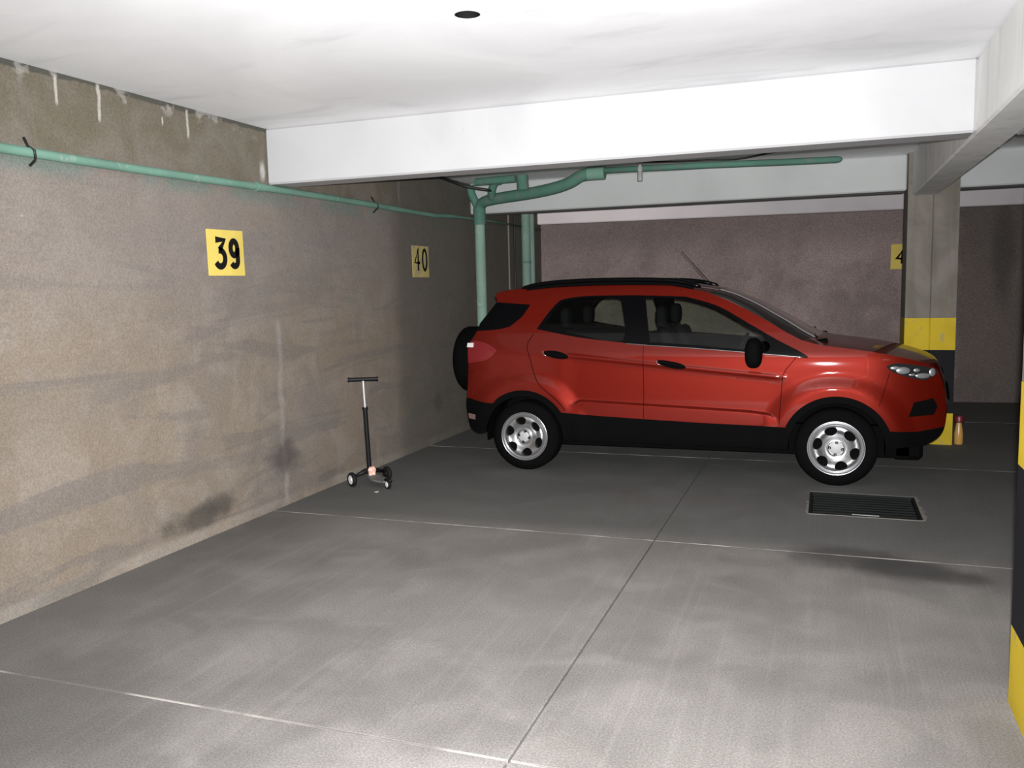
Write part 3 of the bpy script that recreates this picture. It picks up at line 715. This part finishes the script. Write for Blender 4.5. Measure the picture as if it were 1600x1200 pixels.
for h_ in (HUB_R, HUB_F):
    for r_ in (.375, .44, .48, .52, .56, .60):
        for q in arc(h_, r_, 5, 175, 44): cv.append(Vector(q))
gx_ = 0
for x in np.arange(-3.0, .9, .030):
    for z in np.arange(.26, 1.60, .030):
        cv.append(Vector((x+(.015 if gx_ % 2 else 0), z)))
    gx_ += 1
cv = [v for v in cv if -3.1 < v.x < 1.0] if False else cv
rv, re_, rf, _, _, _ = delaunay_2d_cdt(cv, ce, [], 0, 1e-5)
REG = {}
for f in rf:
    c = (sum(rv[i].x for i in f)/3, sum(rv[i].y for i in f)/3)
    if not inside(c, OUTER): continue
    if any(inside(c, s) for s in SEAMS): REG.setdefault('gap', []).append(f); continue
    if inside(c, DLO_POLY):
        k = 'pane_r' if inside(c, PANE_R) else 'pane_f' if inside(c, PANE_F) else 'trim'
    elif inside(c, RGLASS): k = 'rglass'
    elif inside(c, TAILP): k = 'tail'
    elif inside(c, HEADP): k = 'head'
    elif inside(c, FOGP): k = 'fog'
    elif not inside(c, RED_POLY):
        k = 'sill' if -2.06 < c[0] < -.27 and math.hypot(c[0]-HUB_R[0], c[1]-HUB_R[1]) > .402 and math.hypot(c[0]-HUB_F[0], c[1]-HUB_F[1]) > .402 else ('rbump' if c[0] < -2.70 else 'arch_r' if c[0] < -1.3 else 'fbump' if c[0] > .40 else 'arch_f')
    elif inside(c, DOOR_R): k = 'door_r'
    elif inside(c, DOOR_F): k = 'door_f'
    else: k = 'body'
    REG.setdefault(k, []).append(f)
def side_part(key, name, mat, parent, side, out=0.0, keys=None, flat=False):
    fs = []
    for k in (keys or [key]): fs += REG.get(k, [])
    ids = {}; V = []; N = []; Fc = []
    for f in fs:
        q = []
        for i in f:
            if i not in ids:
                ids[i] = len(V); x, z = rv[i]; V.append(P3(x, z, side, out)); N.append(nrm(x, z, side))
            q.append(ids[i])
        a, b, c = (Vector(V[j]) for j in q)
        if ((b-a).cross(c-a)).dot(N[q[0]]) < 0: q = q[::-1]
        Fc.append(tuple(q))
    o = mesh_obj(name, V, Fc, mat, parent, True, CAR0)
    if not flat: o.data.normals_split_custom_set_from_vertices([tuple(n) for n in N])
    return o

# lofted panels across the car: perimeter points with forward bulge and crown
def loft(name, mat, rows, parent=car, off_=0.0, nt=20, tmax=1.0, t0_=-1.0, out=0.0):
    "rows: (x, z, bulge in x, crown in z)"
    V, Fc = [], []
    for (x, z, bx, bz) in rows:
        w_ = hw(x, z)+out
        for i in range(nt+1):
            t = t0_+(tmax-t0_)*i/nt; q = 1-abs(t)**2.3
            V.append((x+bx*q, YC+w_*t, z+bz*q-off_))
    m_ = nt+1
    for r in range(len(rows)-1):
        for i in range(nt): Fc.append((r*m_+i, r*m_+i+1, (r+1)*m_+i+1, (r+1)*m_+i))
    o = mesh_obj(name, V, Fc, mat, parent, True, CAR0)
    return o
def rows(P, b0, b1, c0, c1, m_=4):
    Q = sm(P, m_); n = len(Q)-1
    return [(q[0], q[1], b0+(b1-b0)*i/n, c0+(c1-c0)*i/n) for i, q in enumerate(Q)]
R_roof = rows(TOP1, -.05, .09, .020, .030)
R_wind = rows(TOP2, .09, .15, .030, .016)
R_hood = rows(TOP3, .15, .055, .016, .030)
R_front = rows(FRONT, .055, .05, .030, 0.0)
R_tail = rows(REAR[::-1], -.07, -.09, .0, 0)
R_rwin = rows(REAR2[::-1], -.05, -.07, .02, 0)
R_spo = rows(SPOIL, -.05, -.05, .02, .02, 2)
loft('roof', M_RED, R_roof); loft('headliner', M_INNER, R_roof, off_=.03)
loft('windscreen', M_WSH, R_wind)
hood = loft('hood', M_RED, R_hood)
n1 = 13
ff = loft('front_fascia', M_RED, R_front[:n1+1]); lf = loft('lower_front_bumper', M_CLAD, R_front[n1:])
for r0_, r1_ in ((4, 5), (7, 11)):            # grille openings across the front
    pass
gr = loft('grille', M_GLOSSB, R_front[7:12], tmax=.62, t0_=-.62, out=.012)
for v in gr.data.vertices: v.co.x += .006
ug = loft('upper_grille', M_GLOSSB, R_front[2:5], tmax=.5, t0_=-.5, out=.010)
for v in ug.data.vertices: v.co.x += .006
for k in (8, 9, 10, 11):
    x, z, bx, bz = R_front[k]; w_ = hw(x, z)
    MB().tube([(x+bx*(1-abs(t)**2.3)+.012, YC+w_*t, z+bz*(1-abs(t)**2.3)) for t in np.linspace(-.58, .58, 13)], .008, 6).build('slat', M_CLAD, gr, 'all', CAR0)
tg = loft('tailgate', M_RED, R_tail[:33]); rb = loft('rear_bumper', M_CLAD, R_tail[32:])
loft('rear_window', M_GLOSSB, R_rwin); loft('roof_spoiler', M_RED, R_spo)
# closing strip between spoiler and side is part of the shell
MB().box(-2.70, .62, YC-.62, YC+.62, .20, .44).build('underbody', M_INNER, car, off=CAR0)
MB().box(.50, .72, YC-.62, YC+.62, .185, .36).build('air_dam', M_INNER, car, off=CAR0, bevel=.03)

for side in (-1, 1):
    near = side < 0
    body = side_part('body', 'body_side', M_RED, car, side)
    side_part(None, 'inner_panel', M_INNER, body, side, -.018, ['body', 'door_r', 'door_f', 'gap', 'sill', 'tail', 'head', 'fog', 'rglass'])
    dr = side_part('door_r', 'rear_door', M_RED, car, side); df = side_part('door_f', 'front_door', M_RED, car, side)
    tr_ = side_part('trim', 'window_surround', M_GLOSSB, car, side)
    side_part('pane_r', 'window_pane', M_GLASS, dr, side, -.004); side_part('pane_f', 'window_pane', M_GLASS, df, side, -.004)
    side_part('rglass', 'rear_quarter_glass', M_GLOSSB, car, side)
    side_part('sill', 'sill_cladding', M_CLAD, car, side, .004)
    side_part('arch_r', 'wheel_arch_trim', M_CLAD, car, side, .006); side_part('arch_f', 'wheel_arch_trim', M_CLAD, car, side, .006)
    side_part('rbump', 'bumper_corner', M_CLAD, car, side); side_part('fbump', 'bumper_corner', M_CLAD, car, side)
    tl = side_part('tail', 'tail_light', M_TAIL, car, side, .004)
    hl = side_part('head', 'headlight', M_HLD, car, side, .001)
    side_part('fog', 'fog_recess', M_INNER, car, side, -.012)
    # lamp details
    def onside(x, z, out=0): return Vector(P3(x, z, side, out))
    for x, z, rx, rz in ((.490, .914, .040, .016), (.545, .895, .055, .030), (.640, .895, .028, .016), (.685, .852, .062, .022), (.752, .876, .030, .034), (.610, .862, .03, .010)):
        c_ = onside(x, z, -.006); nn_ = nrm(x, z, side); tx = Vector((1, 0, 0)); tx = (tx-nn_*tx.dot(nn_)).normalized(); tz = nn_.cross(tx)
        e = MB().ell((0, 0, 0), (rx, rz, .014), 16, 8); e.V = [tuple(c_+tx*v[0]+tz*v[1]+nn_*v[2]) for v in e.V]
        e.build('reflector', M_REFL, hl, 'all', CAR0)
    q = [onside(x, z, .006) for x, z in ((-2.975, 1.062), (-2.905, 1.062), (-2.905, 1.100), (-2.972, 1.098))]; q2 = [p+Vector((0, side*.006, 0)) for p in q]
    b_ = MB().add(q+q2, [(0, 1, 2, 3), (4, 7, 6, 5), (0, 4, 5, 1), (1, 5, 6, 2), (2, 6, 7, 3), (3, 7, 4, 0)]); b_.build('reversing_lens', M_LENSW, tl, off=CAR0)
    q = [onside(x, z, .002) for x, z in ((-2.955, .435), (-2.88, .43), (-2.875, .475), (-2.962, .48))]; q2 = [p+Vector((0, side*.006, 0)) for p in q]
    MB().add(q+q2, [(0, 1, 2, 3), (4, 7, 6, 5), (0, 4, 5, 1), (1, 5, 6, 2), (2, 6, 7, 3), (3, 7, 4, 0)]).build('bumper_reflector', plain('dull_red_reflector', (.16, .10, .09), .3), car, off=CAR0)
    # chrome line under the windows
    pts = [onside(x, z, .002) for x, z in sm([(-1.55, 1.096), (-1.34, 1.080), (-1.009, 1.060), (-.571, 1.027), (-.125, .989)], 5)]
    MB().tube(pts, .0045, 6).build('window_strip', M_CHROME, car, 'all', CAR0)
    # door handles in their cups
    for dd, (xa, za, xb, zb) in ((dr, (-2.245, 1.022, -2.025, .982)), (df, (-1.275, .954, -1.045, .906))):
        c_ = onside((xa+xb)/2, (za+zb)/2); tx = (onside(xb, zb)-onside(xa, za)); L = tx.length/2; tx.normalize(); nn_ = nrm((xa+xb)/2, (za+zb)/2, side); tz = nn_.cross(tx)
        e = MB().ell((0, 0, 0), (L, .032, .006), 20, 8); e.V = [tuple(c_+tx*v[0]+tz*v[1]+nn_*v[2]) for v in e.V]; e.build('handle_cup', M_INNER, dd, 'all', CAR0)
        e = MB().ell((0, 0, 0), (L*.97, .017, .016), 18, 8, .8); e.V = [tuple(c_+nn_*.016+tx*v[0]+tz*v[1]+nn_*v[2]) for v in e.V]; e.build('door_handle', M_CLAD, dd, 'all', CAR0)
        e = MB().tube([c_-tx*L*1.0+tz*.020+nn_*.006, c_-tx*L*1.06+nn_*.008, c_-tx*L*.98-tz*.020+nn_*.006, c_-tx*L*.6-tz*.029+nn_*.006], .0035, 6); e.build('handle_edge', M_CHROME, dd, 'all', CAR0)
    # mirror
    yo = YC+side*.955
    MB().ell((-.515, yo, 1.032), (.066, .100, .116), 18, 12, .75).build('side_mirror', M_CLAD, car, 'all', CAR0)
    mr = car.children[-1]
    MB().tube([(-.44, YC+side*.80, 1.075), (-.49, YC+side*.90, 1.04)], [.045, .035], 10).build('mirror_arm', M_GLOSSB, [c for c in car.children if c.name.startswith('side_mirror')][-1], 'all', CAR0)
    # roof rail
    rp = sm([(-2.50, 1.562), (-2.38, 1.592), (-2.20, 1.611), (-1.95, 1.620), (-1.60, 1.620), (-1.30, 1.610), (-1.10, 1.588), (-.96, 1.545)], 4)
    rl = MB().tube([(x, YC+side*(.625 if x < -2.4 or x > -1.02 else .618), z) for x, z in rp], [.010]+[.019]*(len(rp)-2)+[.010], 10).build('roof_rail', M_GLOSSB, car, 'all', CAR0)
    MB().tube([(x, YC+side*.630, z-.030) for x, z in rp[2:-2]], .016, 8).build('rail_base', M_CLAD, rl, 'all', CAR0)
    # wheel well liners
    for h_ in (HUB_R, HUB_F):
        V, Fc = [], []
        n = 24
        for i in range(n+1):
            a = math.radians(-8+196*i/n)
            for yy in (.50, .84): V.append((h_[0]+.352*math.cos(a), YC+side*yy, h_[1]+.352*math.sin(a)))
        for i in range(n): Fc.append((2*i, 2*i+1, 2*i+3, 2*i+2))
        Fc.append(tuple(2*i for i in range(n+1)))
        mesh_obj('wheel_well', V, Fc, M_INNER, car, False, CAR0)

# antenna and wipers
MB().tube([(-.905, YC, 1.520), (-.95, YC, 1.565), (-1.212, YC, 1.862)], [.009, .004, .0022], 8).build('antenna', M_GLOSSB, car, 'all', CAR0)
for y0, y1 in ((-.55, -.02), (.05, .55)):
    MB().tube([(-.06, YC+y0, 1.125), (-.10, YC+(y0+y1)/2, 1.158), (-.085, YC+y1, 1.155)], .006, 6).build('wiper', M_CLAD, car, 'all', CAR0)
MB().box(-.20, .02, YC-.66, YC+.66, 1.06, 1.115).build('cowl', M_CLAD, car, off=CAR0, bevel=.01)

# wheels
def wheel_cover(rot):
    cvx, cex = [], []
    def lp(P):
        k = len(cvx); cvx.extend(Vector(p) for p in P); n = len(P); cex.extend((k+i, k+(i+1) % n) for i in range(n))
    R = .2; rim = [(R*math.cos(2*math.pi*i/72), R*math.sin(2*math.pi*i/72)) for i in range(72)]
    lp(rim); holes = []
    for k in range(6):
        a = math.radians(rot+60*k); H = []
        for j in range(28):
            b = 2*math.pi*j/28
            rr = .136+.034*math.sin(b); tt = .047*math.cos(b)*(1+.18*math.sin(b))
            H.append((rr*math.cos(a)-tt*math.sin(a), rr*math.sin(a)+tt*math.cos(a)))
        holes.append(H); lp(H)
    for r_ in (.06, .07, .085, .1, .115, .13, .145, .16, .175, .185, .192):
        for i in range(60): cvx.append(Vector((r_*math.cos(2*math.pi*i/60), r_*math.sin(2*math.pi*i/60))))
    V2, _, F2, _, _, _ = delaunay_2d_cdt(cvx, cex, [], 0, 1e-6)
    def dep(r_): return float(np.interp(r_, [0, .055, .075, .10, .135, .165, .182, .190, .196, .2], [.010, .010, -.014, .002, .026, .026, .014, -.006, .008, .014]))
    holes_s = holes
    V = []; 
    for v in V2:
        d = dep(v.length)
        V.append((v.x, v.y, d))
    Fc = []
    for f in F2:
        c = (sum(V2[i].x for i in f)/3, sum(V2[i].y for i in f)/3)
        if math.hypot(*c) > .2001 or any(inside(c, H) for H in holes): continue
        Fc.append(tuple(f))
    # raised lip and inward walls at each hole
    for H in holes:
        k = len(V); n = len(H)
        for x, y in H: V.append((x, y, dep(math.hypot(x, y))))
        for x, y in H: V.append((x, y, -.02))
        for i in range(n): j = (i+1) % n; Fc.append((k+i, k+j, k+n+j, k+n+i))
    return V, Fc
COVERS = {}
def wheel(hub, side, rot, name='wheel'):
    yo = YC+side*.856; c = Vector((hub[0], yo, hub[1]))      # outer tyre face
    def M_(V): return [(c.x+v[0], c.y+side*v[2], c.z+v[1]) for v in V]
    T = TYRE_R
    t = MB().lathe([(.196, -.012), (.206, -.004), (.225, .004), (.250, .004), (.275, -.008), (T-.006, -.022), (T, -.036), (T, -.07), (T-.004, -.074), (T-.004, -.078), (T, -.082), (T, -.118), (T-.004, -.122), (T-.004, -.126), (T, -.13), (T, -.160), (T-.008, -.176), (.275, -.19), (.22, -.2), (.196, -.19)], (0, 0, 0), 'z', 64)
    o = MB(); o.V = M_(t.V); o.F = t.F
    w_ = o.build(name, M_TYRE, car, True, CAR0)
    V, Fc = wheel_cover(rot)
    cvr = mesh_obj('wheel_cover', M_(V), Fc, M_RIM, w_, True, CAR0); fixn(cvr)
    try: cvr.data.set_sharp_from_angle(angle=math.radians(35))
    except Exception: pass
    t = MB().lathe([(.199, .004), (.203, .016), (.208, .018), (.211, .010), (.209, -.004)], (0, 0, 0), 'z', 64); o = MB(); o.V = M_(t.V); o.F = t.F; o.build('rim_lip', M_RIM, w_, 'all', CAR0)
    t = MB().lathe([(.0001, -.032), (.199, -.032), (.203, -.004)], (0, 0, 0), 'z', 48); o = MB(); o.V = M_(t.V); o.F = t.F; o.build('wheel_disc', M_INNER, w_, True, CAR0)
    t = MB().lathe([(.054, .012), (.056, .024), (.062, .026), (.065, .012)], (0, 0, 0), 'z', 40); o = MB(); o.V = M_(t.V); o.F = t.F; o.build('hub_ring', M_CHROME, w_, 'all', CAR0)
    t = MB().lathe([(.0001, .022), (.036, .022), (.046, .018), (.047, .012)], (0, 0, 0), 'z', 32); o = MB(); o.V = M_(t.V); o.F = t.F; o.build('hub_cap', M_CAP, w_, True, CAR0)
    for k in range(4):
        a = math.radians(rot-22+90*k)
        t = MB().lathe([(.011, .008), (.011, .0245), (.0001, .0245)], (.046*math.cos(a), .046*math.sin(a), 0), 'z', 12); o = MB(); o.V = M_(t.V); o.F = t.F; o.build('lug_recess', M_INNER, w_, True, CAR0)
        t = MB().lathe([(.0045, .024), (.0045, .030), (.0001, .030)], (.046*math.cos(a), .046*math.sin(a), 0), 'z', 8); o = MB(); o.V = M_(t.V); o.F = t.F; o.build('lug_nut', M_CHROME, w_, True, CAR0)
    return w_
wheel(HUB_R, -1, 100); wheel(HUB_F, -1, 106); wheel(HUB_R, 1, 20); wheel(HUB_F, 1, 50)

# spare wheel on the tailgate
sx, sz, sr = -3.115, .895, .315; sy_ = YC-.03
t = MB().lathe([(.0001, .012), (.20, .012), (.24, -.005), (.285, .0), (sr-.012, -.012), (sr, -.035), (sr, -.085), (sr-.004, -.089), (sr-.004, -.095), (sr, -.099), (sr, -.150), (sr-.010, -.178), (sr-.035, -.205), (.25, -.222), (.20, -.228), (.0001, -.232)], (sx, sy_, sz), 'x', 64)
sw = t.build('spare_wheel', M_TYRE, car, True, CAR0)
MB().lathe([(.205, -.224), (.21, -.236), (.19, -.246), (.08, -.250), (.0001, -.252)], (sx, sy_, sz), 'x', 48).build('spare_wheel_cover', M_GLOSSB, sw, True, CAR0)
MB().lathe([(.09, .10), (.09, .0), (.0001, .0)], (sx, sy_, sz), 'x', 20).build('spare_wheel_mount', M_CLAD, sw, True, CAR0)
bp = MB().box(-3.075, -3.06, YC-.26, YC+.26, .40, .52).build('number_plate_recess', M_INNER, car, off=CAR0)

# cabin
def seat(x, y, w_, name, hr=True):
    s_o = MB().box(x, x+.50, y-w_/2, y+w_/2, .48, .68).build(name, M_SEAT, car, off=CAR0, bevel=.05)
    b = MB(); b.add([(x+.02, y-w_/2, .60), (x+.16, y-w_/2, .60), (x+.16, y+w_/2, .60), (x+.02, y+w_/2, .60), (x-.16, y-w_/2*.86, 1.18), (x-.06, y-w_/2*.86, 1.20), (x-.06, y+w_/2*.86, 1.20), (x-.16, y+w_/2*.86, 1.18)],
                    [(0, 3, 2, 1), (4, 5, 6, 7), (0, 1, 5, 4), (1, 2, 6, 5), (2, 3, 7, 6), (3, 0, 4, 7)]); b.build('seat_back', M_SEAT, s_o, off=CAR0, bevel=.03)
    for yy in ([y] if w_ < .7 else [y-w_*.3, y+w_*.3]):
        MB().ell((x-.15, yy, 1.30), (.05, .12, .095), 14, 10, .7).build('headrest', M_SEAT, s_o, 'all', CAR0)
        for d_ in (-.05, .05): MB().tube([(x-.115, yy+d_, 1.18), (x-.14, yy+d_, 1.27)], .006, 6).build('headrest_post', M_CHROME, s_o, 'all', CAR0)
seat(-1.17, YC-.36, .50, 'front_seat'); seat(-1.17, YC+.36, .50, 'front_seat'); seat(-2.02, YC, 1.24, 'rear_seat')
MB().box(-.62, -.16, YC-.68, YC+.68, .72, .985).build('dashboard', M_DASH, car, off=CAR0, bevel=.05)
sw_ = MB(); c_ = Vector((-.68, YC-.36, .98)); ta = Vector((.4, 0, .92)).normalized()
sw_.tube([c_+Vector((0, 1, 0))*.18*math.cos(a)+ta*.18*math.sin(a) for a in np.linspace(0, 2*math.pi, 33)], .014, 8); sw_.tube([c_-Vector((0, .17, 0)), c_+Vector((0, .17, 0))], .018, 8); sw_.tube([c_, c_+Vector((.2, 0, -.09))], .03, 8)
sw_.build('steering_wheel', M_DASH, car, 'all', CAR0)
for s1 in (-1, 1):
    MB().tube([(-1.47, YC+s1*.70, .5), (-1.50, YC+s1*.665, 1.1), (-1.50, YC+s1*.615, 1.50)], .05, 8).build('pillar_trim', M_INNER, car, 'all', CAR0)
MB().box(-2.70, -2.30, YC-.6, YC+.6, .44, 1.12).build('boot_trim', M_INNER, car, off=CAR0, bevel=.03)
